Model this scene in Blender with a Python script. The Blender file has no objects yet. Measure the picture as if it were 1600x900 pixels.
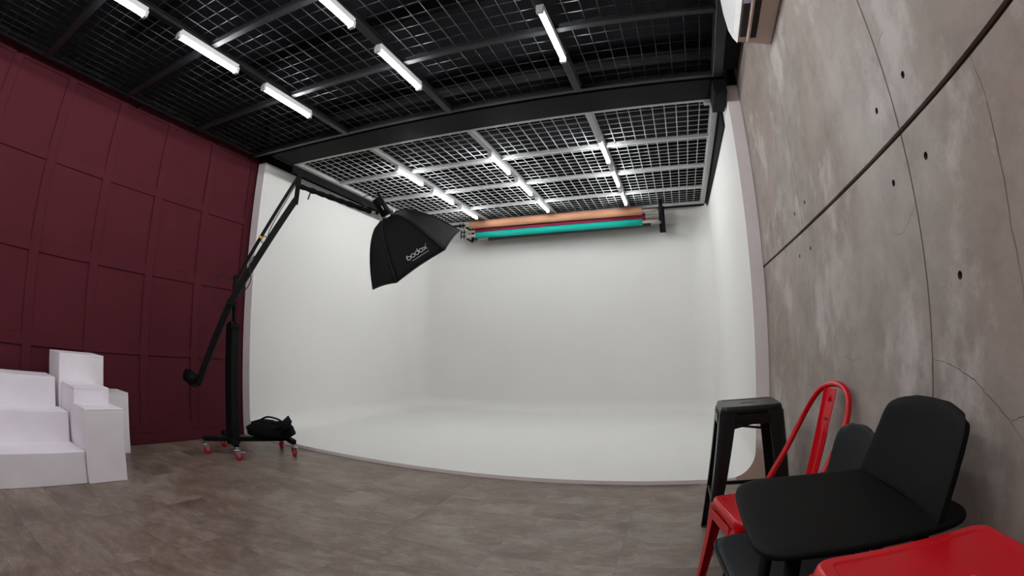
import bpy, bmesh, math, random
from mathutils import Vector, Matrix
random.seed(7)
SC = bpy.context.scene
COL = SC.collection
PI = math.pi

# ------------------------------------------------------------------ camera
cam = bpy.data.cameras.new('camera')
cam_o = bpy.data.objects.new('camera', cam)
COL.objects.link(cam_o)
SC.camera = cam_o
R_ = Vector((0.95250557, 0.30431458, -0.01121491))
U_ = Vector((0.07501771, -0.19879414, 0.97716592))
F_ = Vector((-0.29513638, 0.93159730, 0.21218151))
mw = Matrix((R_, U_, -F_)).transposed().to_4x4()
mw.translation = (0, 0, 1.11)
cam_o.matrix_world = mw
cam.sensor_width = 36.0
FPX = 767.39                                   # equidistant fisheye, pixels per radian at 1600 px
cam.lens = FPX * 36 / 1600
cam.type = 'PANO'
cam.panorama_type = 'FISHEYE_LENS_POLYNOMIAL'
cam.fisheye_fov = PI * 1.2
cam.fisheye_polynomial_k0 = 0.0
cam.fisheye_polynomial_k1 = -1600.0 / (FPX * 36.0)
cam.fisheye_polynomial_k2 = 0.0
cam.fisheye_polynomial_k3 = 0.0
cam.fisheye_polynomial_k4 = 0.0
cam.shift_x = -(819.69 - 800) / 1600
cam.shift_y = -(450 - 374.34) / 900
cam.clip_start = 0.02
cam.clip_end = 60

# ------------------------------------------------------------------ world, exposure
world = bpy.data.worlds.new('world')
SC.world = world
world.use_nodes = True
world.node_tree.nodes['Background'].inputs[0].default_value = (0.5, 0.5, 0.52, 1)
world.node_tree.nodes['Background'].inputs[1].default_value = 0.05
SC.view_settings.view_transform = 'Standard'
SC.view_settings.look = 'None'
SC.view_settings.gamma = 1.0
SC.view_settings.use_curve_mapping = False
SC.view_settings.exposure = 0.0
TUBE_STRENGTH = 78.0
SC.cycles.max_bounces = 8
SC.cycles.diffuse_bounces = 5
SC.cycles.glossy_bounces = 3
SC.cycles.caustics_reflective = False
SC.cycles.caustics_refractive = False

# ------------------------------------------------------------------ helpers: materials
def lin(c):
    f = lambda v: v / 12.92 if v <= 0.04045 else ((v + 0.055) / 1.055) ** 2.4
    return tuple(f(v / 255.0) for v in c) + (1.0,)

def mat(name, rgb, rough=0.5, metal=0.0, var=0.0, vscale=6.0, bump=0.0, bscale=60.0, rgb2=None, coat=0.0, stretch=(1, 1, 1), spec=0.5):
    m = bpy.data.materials.new(name)
    m.use_nodes = True
    nt = m.node_tree
    b = nt.nodes['Principled BSDF']
    b.inputs['Roughness'].default_value = rough
    b.inputs['Metallic'].default_value = metal
    b.inputs['Coat Weight'].default_value = coat
    b.inputs['Specular IOR Level'].default_value = spec
    c = lin(rgb)
    b.inputs['Base Color'].default_value = c
    geo = nt.nodes.new('ShaderNodeNewGeometry')
    mp = nt.nodes.new('ShaderNodeMapping')
    mp.inputs['Scale'].default_value = stretch
    nt.links.new(geo.outputs['Position'], mp.inputs['Vector'])
    if var > 0 or rgb2:
        n = nt.nodes.new('ShaderNodeTexNoise')
        n.inputs['Scale'].default_value = vscale
        n.inputs['Detail'].default_value = 6
        n.inputs['Roughness'].default_value = 0.6
        nt.links.new(mp.outputs[0], n.inputs['Vector'])
        r = nt.nodes.new('ShaderNodeValToRGB')
        r.color_ramp.elements[0].position = 0.3
        r.color_ramp.elements[1].position = 0.7
        if rgb2:
            c2 = lin(rgb2)
        else:
            c2 = tuple(min(1, x * (1 + var)) for x in c[:3]) + (1,)
            c = tuple(x * (1 - var) for x in c[:3]) + (1,)
        r.color_ramp.elements[0].color = c
        r.color_ramp.elements[1].color = c2
        nt.links.new(n.outputs['Fac'], r.inputs[0])
        nt.links.new(r.outputs[0], b.inputs['Base Color'])
    if bump > 0:
        n2 = nt.nodes.new('ShaderNodeTexNoise')
        n2.inputs['Scale'].default_value = bscale
        n2.inputs['Detail'].default_value = 4
        nt.links.new(mp.outputs[0], n2.inputs['Vector'])
        bp = nt.nodes.new('ShaderNodeBump')
        bp.inputs['Strength'].default_value = bump
        bp.inputs['Distance'].default_value = 0.01
        nt.links.new(n2.outputs['Fac'], bp.inputs['Height'])
        nt.links.new(bp.outputs[0], b.inputs['Normal'])
    return m

def noise_node(nt, vec, scale, detail=6, rough=0.6, dist=0.0):
    n = nt.nodes.new('ShaderNodeTexNoise')
    n.inputs['Scale'].default_value = scale
    n.inputs['Detail'].default_value = detail
    n.inputs['Roughness'].default_value = rough
    n.inputs['Distortion'].default_value = dist
    nt.links.new(vec, n.inputs['Vector'])
    return n.outputs['Fac']

def ramp(nt, fac, stops):
    r = nt.nodes.new('ShaderNodeValToRGB')
    e = r.color_ramp.elements
    while len(e) < len(stops):
        e.new(0.5)
    for k, (p, c) in enumerate(stops):
        e[k].position = p
        e[k].color = c
    nt.links.new(fac, r.inputs[0])
    return r.outputs[0]

def mix(nt, kind, fac, a, b):
    m = nt.nodes.new('ShaderNodeMixRGB')
    m.blend_type = kind
    for i, v in ((0, fac), (1, a), (2, b)):
        if hasattr(v, 'is_linked'):
            nt.links.new(v, m.inputs[i])
        else:
            m.inputs[i].default_value = v
    return m.outputs[0]

def mapping(nt, scale=(1, 1, 1), add=None):
    geo = nt.nodes.new('ShaderNodeNewGeometry')
    src = geo.outputs['Position']
    if add is not None:
        va = nt.nodes.new('ShaderNodeVectorMath')
        va.operation = 'ADD'
        nt.links.new(src, va.inputs[0])
        nt.links.new(add, va.inputs[1])
        src = va.outputs[0]
    mp = nt.nodes.new('ShaderNodeMapping')
    mp.inputs['Scale'].default_value = scale
    nt.links.new(src, mp.inputs['Vector'])
    return mp.outputs[0]

def g(v):
    return (v, v, v, 1)

def concrete_mat():
    m = bpy.data.materials.new('raw_concrete')
    m.use_nodes = True
    nt = m.node_tree
    b = nt.nodes['Principled BSDF']
    b.inputs['Roughness'].default_value = 0.75
    streak = noise_node(nt, mapping(nt, (1, 0.8, 0.8)), 2.0, 10, 0.62, 0.0)
    col = ramp(nt, streak, [(0.25, lin((142, 130, 124))), (0.5, lin((160, 151, 146))), (0.72, lin((180, 174, 169)))])
    warm = noise_node(nt, mapping(nt, (1, 1, 1)), 0.9, 4, 0.5)
    col = mix(nt, 'MULTIPLY', 0.6, col, ramp(nt, warm, [(0.35, lin((228, 205, 192))), (0.62, lin((250, 250, 246)))]))
    blot = noise_node(nt, mapping(nt, (1, 0.75, 0.95)), 3.6, 12, 0.72, 0.0)
    col = mix(nt, 'MULTIPLY', 0.75, col, ramp(nt, blot, [(0.33, g(0.62)), (0.55, g(1.0))]))
    pale = noise_node(nt, mapping(nt, (1, 0.9, 0.7)), 2.6, 12, 0.7, 0.0)
    pf = ramp(nt, pale, [(0.53, g(0)), (0.66, g(0.6))])
    col = mix(nt, 'MIX', pf, col, lin((196, 190, 187)))
    nt.links.new(col, b.inputs['Base Color'])
    fine = noise_node(nt, mapping(nt), 45, 5, 0.6)
    bp = nt.nodes.new('ShaderNodeBump')
    bp.inputs['Strength'].default_value = 0.25
    bp.inputs['Distance'].default_value = 0.004
    nt.links.new(fine, bp.inputs['Height'])
    nt.links.new(bp.outputs[0], b.inputs['Normal'])
    return m

def floor_mat():
    m = bpy.data.materials.new('vinyl_stone_tile')
    m.use_nodes = True
    nt = m.node_tree
    b = nt.nodes['Principled BSDF']
    oi = nt.nodes.new('ShaderNodeObjectInfo')
    mul = nt.nodes.new('ShaderNodeVectorMath')
    mul.operation = 'SCALE'
    mul.inputs['Scale'].default_value = 37.0
    comb = nt.nodes.new('ShaderNodeCombineXYZ')
    for i in range(3):
        nt.links.new(oi.outputs['Random'], comb.inputs[i])
    nt.links.new(comb.outputs[0], mul.inputs[0])
    off = mul.outputs[0]
    big = noise_node(nt, mapping(nt, (1.0, 1.35, 1), off), 2.3, 8, 0.66, 0.5)
    col = ramp(nt, big, [(0.30, lin((96, 76, 65))), (0.5, lin((124, 106, 95))), (0.70, lin((150, 136, 126)))])
    med = noise_node(nt, mapping(nt, (1.0, 1.8, 1), off), 13, 10, 0.75, 0.4)
    col = mix(nt, 'MULTIPLY', 0.7, col, ramp(nt, med, [(0.38, g(0.50)), (0.57, g(1.0))]))
    lite = noise_node(nt, mapping(nt, (1.0, 1.6, 1), off), 6, 9, 0.7, 0.6)
    col = mix(nt, 'MIX', ramp(nt, lite, [(0.54, g(0)), (0.68, g(0.5))]), col, lin((160, 148, 138)))
    tone = ramp(nt, oi.outputs['Random'], [(0.0, g(0.92)), (1.0, g(1.06))])
    col = mix(nt, 'MULTIPLY', 1.0, col, tone)
    nt.links.new(col, b.inputs['Base Color'])
    rr = ramp(nt, med, [(0.3, g(0.34)), (0.7, g(0.5))])
    nt.links.new(rr, b.inputs['Roughness'])
    bp = nt.nodes.new('ShaderNodeBump')
    bp.inputs['Strength'].default_value = 0.12
    bp.inputs['Distance'].default_value = 0.004
    nt.links.new(med, bp.inputs['Height'])
    nt.links.new(bp.outputs[0], b.inputs['Normal'])
    return m

def emis(name, rgb, strength):
    m = bpy.data.materials.new(name)
    m.use_nodes = True
    b = m.node_tree.nodes['Principled BSDF']
    b.inputs['Base Color'].default_value = (0.9, 0.9, 0.9, 1)
    b.inputs['Emission Color'].default_value = rgb + (1,)
    b.inputs['Emission Strength'].default_value = strength
    return m

MT = dict(
    concrete=concrete_mat(), floor=floor_mat(),
    maroon=mat('maroon_paint', (79, 32, 40), 0.8, var=0.06, vscale=2.5, bump=0.04, bscale=30, spec=0.08),
    grout=mat('dark_subfloor', (84, 70, 62), 0.9, var=0.1),
    seam=mat('dark_seam', (66, 44, 40), 0.9, var=0.15, vscale=20),
    crack=mat('crack_line', (70, 55, 50), 0.9, var=0.2, vscale=20),
    cyc=mat('matt_white_paint', (228, 227, 223), 0.7, var=0.012, vscale=1.5, spec=0.3),
    cycedge=mat('chalky_pinkish_plaster', (248, 238, 238), 0.8, var=0.03, vscale=5, bump=0.1, bscale=40),
    black=mat('black_painted_steel', (27, 28, 29), 0.7, var=0.12, vscale=9, spec=0.08),
    blackrail=mat('charcoal_painted_steel', (35, 36, 38), 0.45, var=0.12, vscale=9, spec=0.3),
    blackbar=mat('black_lacquered_wire', (24, 24, 25), 0.3, var=0.1, vscale=9, spec=0.5),
    blackwall=mat('black_wall_paint', (13, 13, 14), 0.85, var=0.15, vscale=4, spec=0.15),
    ceil=mat('dark_sheet_ceiling', (28, 30, 36), 0.7, var=0.35, vscale=1.2, spec=0.2),
    whitesteel=mat('white_painted_steel', (184, 184, 184), 0.5, var=0.03, vscale=8, spec=0.3),
    housing=mat('white_fixture_plastic', (225, 225, 225), 0.4, var=0.02, vscale=8),
    tube=emis('lit_tube', (0.965, 0.982, 1.0), TUBE_STRENGTH),
    box=mat('white_plinth_paint', (238, 232, 238), 0.6, var=0.03, vscale=5, bump=0.04, bscale=25),
    blackmetal=mat('matt_black_metal', (13, 13, 14), 0.6, var=0.12, vscale=12, spec=0.12),
    gunmetal=mat('semi_gloss_black_lacquer', (22, 20, 21), 0.33, var=0.1, vscale=12, spec=0.35),
    redgloss=mat('glossy_red_lacquer', (184, 0, 18), 0.25, var=0.05, vscale=8, coat=0.05, spec=0.28),
    redwheel=mat('red_polyurethane', (186, 16, 44), 0.35, var=0.08, vscale=30),
    chrome=mat('zinc_plated_steel', (190, 192, 190), 0.3, metal=1.0, var=0.06, vscale=40),
    fabric=mat('black_nylon_fabric', (14, 14, 16), 0.75, var=0.15, vscale=30, bump=0.2, bscale=220, spec=0.25),
    piping=mat('black_piping', (20, 20, 21), 0.6, var=0.1, vscale=40),
    bagcloth=mat('black_canvas', (11, 11, 12), 0.9, var=0.2, vscale=25, bump=0.4, bscale=120, spec=0.2),
    shell=mat('charcoal_moulded_plastic', (12, 13, 12), 0.6, var=0.06, vscale=10, bump=0.05, bscale=350, spec=0.08),
    blueseat=mat('blue_black_vinyl', (17, 21, 25), 0.5, var=0.08, vscale=10, bump=0.06, bscale=180, spec=0.16),
    logo=mat('white_print', (205, 200, 200), 0.6, var=0.03, vscale=30),
    silver=mat('white_diffuser_cloth', (220, 220, 218), 0.7, var=0.03, vscale=20),
    tan=mat('tan_paper', (196, 142, 112), 0.75, var=0.03, vscale=3, spec=0.2),
    burgundy=mat('burgundy_paper', (142, 20, 60), 0.7, var=0.04, vscale=3),
    teal=mat('teal_paper', (20, 168, 152), 0.75, var=0.03, vscale=3, spec=0.2),
    darkgreen=mat('dark_green_paper', (48, 62, 56), 0.75, var=0.05, vscale=3),
    core=mat('pale_cardboard', (206, 190, 182), 0.6, var=0.05, vscale=10),
    acwhite=mat('white_appliance_plastic', (226, 226, 224), 0.35, var=0.015, vscale=5),
    acbeige=mat('aged_beige_plastic', (196, 172, 160), 0.5, var=0.06, vscale=6),
    acdark=mat('dark_vent_interior', (22, 18, 16), 0.7, var=0.3, vscale=60),
    sticker=mat('pale_blue_sticker', (205, 210, 235), 0.5, var=0.05, vscale=60),
    yellow=mat('yellow_tape', (214, 160, 30), 0.5, var=0.06, vscale=60),
    grey=mat('pale_plaster', (214, 212, 210), 0.8, var=0.05, vscale=3),
)

def stained_edge():
    m = MT['cycedge']
    nt = m.node_tree
    b = nt.nodes['Principled BSDF']
    src = b.inputs['Base Color'].links[0].from_socket
    geo = nt.nodes.new('ShaderNodeNewGeometry')
    sep = nt.nodes.new('ShaderNodeSeparateXYZ')
    nt.links.new(geo.outputs['Position'], sep.inputs[0])
    n = noise_node(nt, mapping(nt, (1, 1, 1)), 9, 6, 0.6)
    a = nt.nodes.new('ShaderNodeMath'); a.operation = 'MULTIPLY_ADD'
    nt.links.new(n, a.inputs[0]); a.inputs[1].default_value = 0.16
    nt.links.new(sep.outputs['Z'], a.inputs[2])
    f = ramp(nt, a.outputs[0], [(0.30, g(1)), (0.42, g(0))])
    x = nt.nodes.new('ShaderNodeMath'); x.operation = 'GREATER_THAN'
    nt.links.new(sep.outputs['X'], x.inputs[0]); x.inputs[1].default_value = 0.44
    mu = nt.nodes.new('ShaderNodeMath'); mu.operation = 'MULTIPLY'
    nt.links.new(f, mu.inputs[0]); nt.links.new(x.outputs[0], mu.inputs[1])
    nt.links.new(mix(nt, 'MIX', mu.outputs[0], src, lin((206, 178, 162))), b.inputs['Base Color'])
stained_edge()

# ------------------------------------------------------------------ helpers: geometry
def new_obj(name, me, parent=None):
    o = bpy.data.objects.new(name, me)
    COL.objects.link(o)
    if parent is not None:
        o.parent = parent
    return o

def empty(name, loc=(0, 0, 0), rz=0.0):
    o = bpy.data.objects.new(name, None)
    COL.objects.link(o)
    o.location = loc
    o.rotation_euler = (0, 0, rz)
    o.empty_display_size = 0.1
    return o

def tag(o, label, cat, group=None, kind=None):
    o['label'] = label
    o['category'] = cat
    if group:
        o['group'] = group
    if kind:
        o['kind'] = kind
    return o

class MB:
    """collects shapes into one bmesh"""
    def __init__(self):
        self.bm = bmesh.new()

    def box(self, lo, hi, bevel=0.0, seg=2, mtx=None):
        lo, hi = Vector(lo), Vector(hi)
        tmp = bmesh.new()
        bmesh.ops.create_cube(tmp, size=1.0)
        for v in tmp.verts:
            v.co = Vector(((v.co.x + .5) * (hi.x - lo.x) + lo.x, (v.co.y + .5) * (hi.y - lo.y) + lo.y, (v.co.z + .5) * (hi.z - lo.z) + lo.z))
        if bevel > 0:
            bmesh.ops.bevel(tmp, geom=tmp.edges[:], offset=bevel, segments=seg, affect='EDGES', profile=0.5)
        self._merge(tmp, mtx)
        return self

    def _merge(self, tmp, mtx=None):
        if mtx is not None:
            bmesh.ops.transform(tmp, matrix=mtx, verts=tmp.verts[:])
        me = bpy.data.meshes.new('tmp')
        tmp.to_mesh(me)
        tmp.free()
        self.bm.from_mesh(me)
        bpy.data.meshes.remove(me)

    def bar(self, a, b, w, h, bevel=0.0, up=(0, 0, 1)):
        """box from a to b with section w (sideways) x h (up)"""
        a, b = Vector(a), Vector(b)
        d = (b - a)
        L = d.length
        z = d.normalized()
        u = Vector(up)
        if abs(u.dot(z)) > 0.98:
            u = Vector((1, 0, 0))
        x = u.cross(z).normalized()
        y = z.cross(x)
        m = Matrix((x, y, z)).transposed().to_4x4()
        m.translation = a
        return self.box((-w / 2, -h / 2, 0), (w / 2, h / 2, L), bevel, 2, m)

    def tube(self, pts, r, n=10, cap=True, radii=None):
        pts = [Vector(p) for p in pts]
        rings = []
        prev = None
        for i, p in enumerate(pts):
            if i == 0:
                t = pts[1] - p
            elif i == len(pts) - 1:
                t = p - pts[i - 1]
            else:
                t = (pts[i + 1] - p).normalized() + (p - pts[i - 1]).normalized()
            t = t.normalized()
            if prev is None:
                ref = Vector((0, 0, 1)) if abs(t.z) < 0.9 else Vector((1, 0, 0))
                nx = t.cross(ref).normalized()
            else:
                nx = (prev - t * prev.dot(t)).normalized()
            prev = nx
            ny = t.cross(nx)
            rr = radii[i] if radii else r
            rings.append([self.bm.verts.new(p + (nx * math.cos(2 * PI * k / n) + ny * math.sin(2 * PI * k / n)) * rr) for k in range(n)])
        for a, b in zip(rings, rings[1:]):
            for k in range(n):
                f = self.bm.faces.new((a[k], a[(k + 1) % n], b[(k + 1) % n], b[k]))
                f.smooth = True
        if cap:
            self.bm.faces.new(rings[0][::-1])
            self.bm.faces.new(rings[-1])
        return self

    def loft(self, loops, cap0=True, cap1=True, smooth=True, closed=True):
        rows = [[self.bm.verts.new(p) for p in lp] for lp in loops]
        n = len(rows[0])
        for a, b in zip(rows, rows[1:]):
            for k in range(n if closed else n - 1):
                f = self.bm.faces.new((a[k], a[(k + 1) % n], b[(k + 1) % n], b[k]))
                f.smooth = smooth
        if cap0:
            self.bm.faces.new(rows[0][::-1])
        if cap1:
            self.bm.faces.new(rows[-1])
        return self

    def face(self, pts, smooth=False, mi=0):
        f = self.bm.faces.new([self.bm.verts.new(p) for p in pts])
        f.smooth = smooth
        f.material_index = mi
        return self

    def mesh(self, name, mats, fix=True, weld=False):
        if weld:
            bmesh.ops.remove_doubles(self.bm, verts=self.bm.verts[:], dist=1e-5)
        if fix:
            bmesh.ops.recalc_face_normals(self.bm, faces=self.bm.faces[:])
        me = bpy.data.meshes.new(name)
        self.bm.to_mesh(me)
        self.bm.free()
        for m in (mats if isinstance(mats, (list, tuple)) else [mats]):
            me.materials.append(m)
        return me

    def build(self, name, mats, parent=None, fix=True, weld=False):
        return new_obj(name, self.mesh(name, mats, fix, weld), parent)

def solidify(o, t, offset=-1.0):
    m = o.modifiers.new('thickness', 'SOLIDIFY')
    m.thickness = t
    m.offset = offset
    return o

def subsurf(o, lv=1):
    m = o.modifiers.new('smooth', 'SUBSURF')
    m.levels = lv
    m.render_levels = lv
    return o

def rounded_rect(w, d, r, n=6, z=0.0, cx=0.0, cy=0.0):
    pts = []
    for sx, sy, a0 in ((1, 1, 0), (-1, 1, PI / 2), (-1, -1, PI), (1, -1, 1.5 * PI)):
        for k in range(n + 1):
            a = a0 + (PI / 2) * k / n
            pts.append(Vector((cx + sx * (w / 2 - r) + r * math.cos(a), cy + sy * (d / 2 - r) + r * math.sin(a), z)))
    return pts

# ------------------------------------------------------------------ room dimensions (metres)
XL, XR = -4.468, 0.685            # maroon wall, concrete wall
YC, YB, Y0 = 3.709, 7.40, -3.9    # front of the cyclorama, its back wall, wall behind the camera
ZG = 3.10                         # underside of the ceiling grid
ZTOP = 3.85

# ------------------------------------------------------------------ floor
fl = MB().box((XL - .1, Y0 - .1, -0.15), (XR + .25, YB + .2, -0.006)).build('floor', MT['grout'])
tag(fl, 'brown grey stone-look vinyl tile floor of the studio', 'floor', kind='structure')
TW, TH, GAP = 0.64, 0.3205, 0.0007
cache = {}
yk = 0.65 - TH * 6
while yk < YC - 0.001:
    y0, y1 = max(yk, Y0), min(yk + TH, YC + .01)
    yk += TH
    if y1 - y0 < 0.02:
        continue
    xk = -2.2 - TW * 4
    while xk < XR - 0.001:
        x0, x1 = max(xk, XL), min(xk + TW, XR)
        xk += TW
        if x1 - x0 < 0.02:
            continue
        key = (round(x1 - x0, 4), round(y1 - y0, 4))
        if key not in cache:
            w, d = key
            cache[key] = MB().box((-w / 2 + GAP / 2, -d / 2 + GAP / 2, -0.006), (w / 2 - GAP / 2, d / 2 - GAP / 2, 0.0), 0.0003, 1).mesh('floor_tile', MT['floor'])
        t = new_obj('floor_tile', cache[key], fl)
        t.location = ((x0 + x1) / 2, (y0 + y1) / 2, 0)

# ------------------------------------------------------------------ maroon panelled wall
wl = MB().box((XL - .15, Y0, 0), (XL - 0.014, YC, 3.2)).build('wall_left', MT['maroon'])
tag(wl, 'maroon painted wall with square raised moulding panels', 'wall', kind='structure')
SY = [1.124 + 0.6187 * k for k in range(-3, 5)]
SWD = 0.092
stile_me = MB().box((-0.016, 0, 0.11), (0, SWD, 3.2), 0.002, 1).mesh('stile', MT['maroon'])
for y in SY:
    o = new_obj('stile', stile_me, wl)
    o.location = (XL, y, 0)
ygaps = [(a + SWD, b) for a, b in zip(SY, SY[1:])]
rail_me = {}
for z0, z1 in ((0.105, 0.196), (0.848, 0.940), (1.601, 1.700), (2.357, 2.448), (3.103, 3.20)):
    me = MB().box((-0.016, 0, 0), (0, ygaps[0][1] - ygaps[0][0], z1 - z0), 0.002, 1).mesh('rail', MT['maroon'])
    for a, b in ygaps:
        o = new_obj('rail', me, wl)
        o.location = (XL, a, z0)
sk = MB().box((XL - .02, Y0, 0), (XL + 0.012, YC - .002, 0.105), 0.004, 2).build('baseboard_left', MT['maroon'])
tag(sk, 'maroon painted skirting board under the panelled wall', 'baseboard', kind='structure')
tb = MB().box((XL - .15, Y0, 3.2), (XL - 0.002, YC + .2, ZTOP)).build('trim_1', MT['blackwall'])
tag(tb, 'black painted band of wall above the maroon panelling', 'wall band', kind='structure')

# ------------------------------------------------------------------ concrete wall
wr = MB().box((XR + 0.014, Y0, 0), (XR + .2, YC + .05, 3.25)).build('wall_right', MT['seam'])
tag(wr, 'raw grey concrete wall of large cast panels with tie holes', 'wall', kind='structure')
HOLES = [(y, z) for y in (-0.13, 0.10, 1.110, 1.334, 2.353, 2.582) for z in (1.722, 1.494)] + [(1.046, 1.189)]

def concrete_panel(y0, y1, z0, z1):
    mb = MB()
    hs = [(y, z) for y, z in HOLES if y0 + .04 < y < y1 - .04 and z0 + .04 < z < z1 - .04]
    S = 0.03
    ys = sorted({y0, y1} | {v for y, z in hs for v in (y - S, y + S)})
    zs = sorted({z0, z1} | {v for y, z in hs for v in (z - S, z + S)})
    for a, b in zip(ys, ys[1:]):
        for c, d in zip(zs, zs[1:]):
            h = [q for q in hs if abs((a + b) / 2 - q[0]) < 1e-4 and abs((c + d) / 2 - q[1]) < 1e-4 and abs((b - a) - 2 * S) < 1e-4 and abs((d - c) - 2 * S) < 1e-4]
            if not h:
                mb.face([(XR, a, c), (XR, a, d), (XR, b, d), (XR, b, c)])
                continue
            hy, hz = h[0]
            N = 16
            rad = 0.0105 if hy != 1.046 else 0.0105
            sq, ci, bk = [], [], []
            for k in range(N):
                t = 2 * PI * k / N
                cx, cz = math.cos(t), math.sin(t)
                s = S / max(abs(cx), abs(cz))
                sq.append((XR, hy + cx * s, hz + cz * s))
                ci.append((XR, hy + cx * rad, hz + cz * rad))
                bk.append((XR + .035, hy + cx * rad * .7, hz + cz * rad * .7))
            for k in range(N):
                j = (k + 1) % N
                mb.face([sq[k], sq[j], ci[j], ci[k]])
                mb.face([ci[k], ci[j], bk[j], bk[k]], mi=1)
            mb.face(bk, mi=1)
    T = 0.02
    for p, q in (((y0, z0), (y1, z0)), ((y1, z0), (y1, z1)), ((y1, z1), (y0, z1)), ((y0, z1), (y0, z0))):
        mb.face([(XR, p[0], p[1]), (XR, q[0], q[1]), (XR + T, q[0], q[1]), (XR + T, p[0], p[1])])
    return mb.build('concrete_panel', [MT['concrete'], MT['seam']], wr, weld=True)

YJ = [Y0, -2.5, -1.26, -0.021, 1.218, 2.457, YC]
for z0, z1 in ((0.0, 1.5955), (1.6125, 3.25)):
    for k in range(len(YJ) - 1):
        g0 = 0.004 if abs(YJ[k] - 1.218) < .01 else 0.0022
        g1 = 0.004 if abs(YJ[k + 1] - 1.218) < .01 else 0.0022
        concrete_panel(YJ[k] + g0, YJ[k + 1] - g1, z0, z1)

def crack(pts, w):
    mb = MB()
    fine = []
    for (a, b) in zip(pts, pts[1:]):
        n = 5
        for k in range(n):
            t = k / n
            fine.append((a[0] + (b[0] - a[0]) * t + random.uniform(-.0015, .0015), a[1] + (b[1] - a[1]) * t + random.uniform(-.0015, .0015)))
    fine.append(pts[-1])
    prev = None
    for i, (y, z) in enumerate(fine):
        a, b = fine[max(i - 1, 0)], fine[min(i + 1, len(fine) - 1)]
        d = Vector((b[0] - a[0], b[1] - a[1]))
        d = d.normalized() if d.length else Vector((0, 1))
        ww = w * (0.5 + 0.5 * math.sin(PI * min(1, (i + 1) / len(fine)))) * random.uniform(.6, 1.1)
        cur = ((XR - .0006, y - d.y * ww / 2, z + d.x * ww / 2), (XR - .0006, y + d.y * ww / 2, z - d.x * ww / 2))
        if prev:
            mb.face([prev[0], cur[0], cur[1], prev[1]])
        prev = cur
    return mb.build('hairline_crack', MT['crack'], wr, weld=True)

crack([(0.797, 1.599), (0.795, 1.503), (0.805, 1.40), (0.818, 1.254), (0.806, 1.132), (0.81, .95)], 0.0022)
crack([(1.216, 0.998), (1.155, 0.993), (1.076, 0.976), (1.011, 0.957), (0.947, 0.924), (0.89, 0.896), (0.861, 0.88), (0.80, 0.84)], 0.0022)
crack([(0.861, 0.88), (0.839, 0.891), (0.817, 0.895), (0.78, 0.893)], 0.002)
crack([(1.22, 1.40), (1.28, 1.37), (1.33, 1.345), (1.38, 1.352)], 0.0014)
crack([(2.0, 0.99), (1.93, 0.985), (1.86, 0.975), (1.80, 0.987), (1.75, 0.99)], 0.0016)
crack([(2.46, 0.83), (2.55, 0.83), (2.63, 0.80)], 0.0014)
crack([(1.22, 1.86), (1.17, 1.875), (1.12, 1.875)], 0.0012)
tb = MB().box((XR + 0.004, Y0, 3.25), (XR + .2, YC + .2, ZTOP)).build('trim_2', MT['blackwall'])
tag(tb, 'black painted band of wall above the raw concrete', 'wall band', kind='structure')

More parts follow.
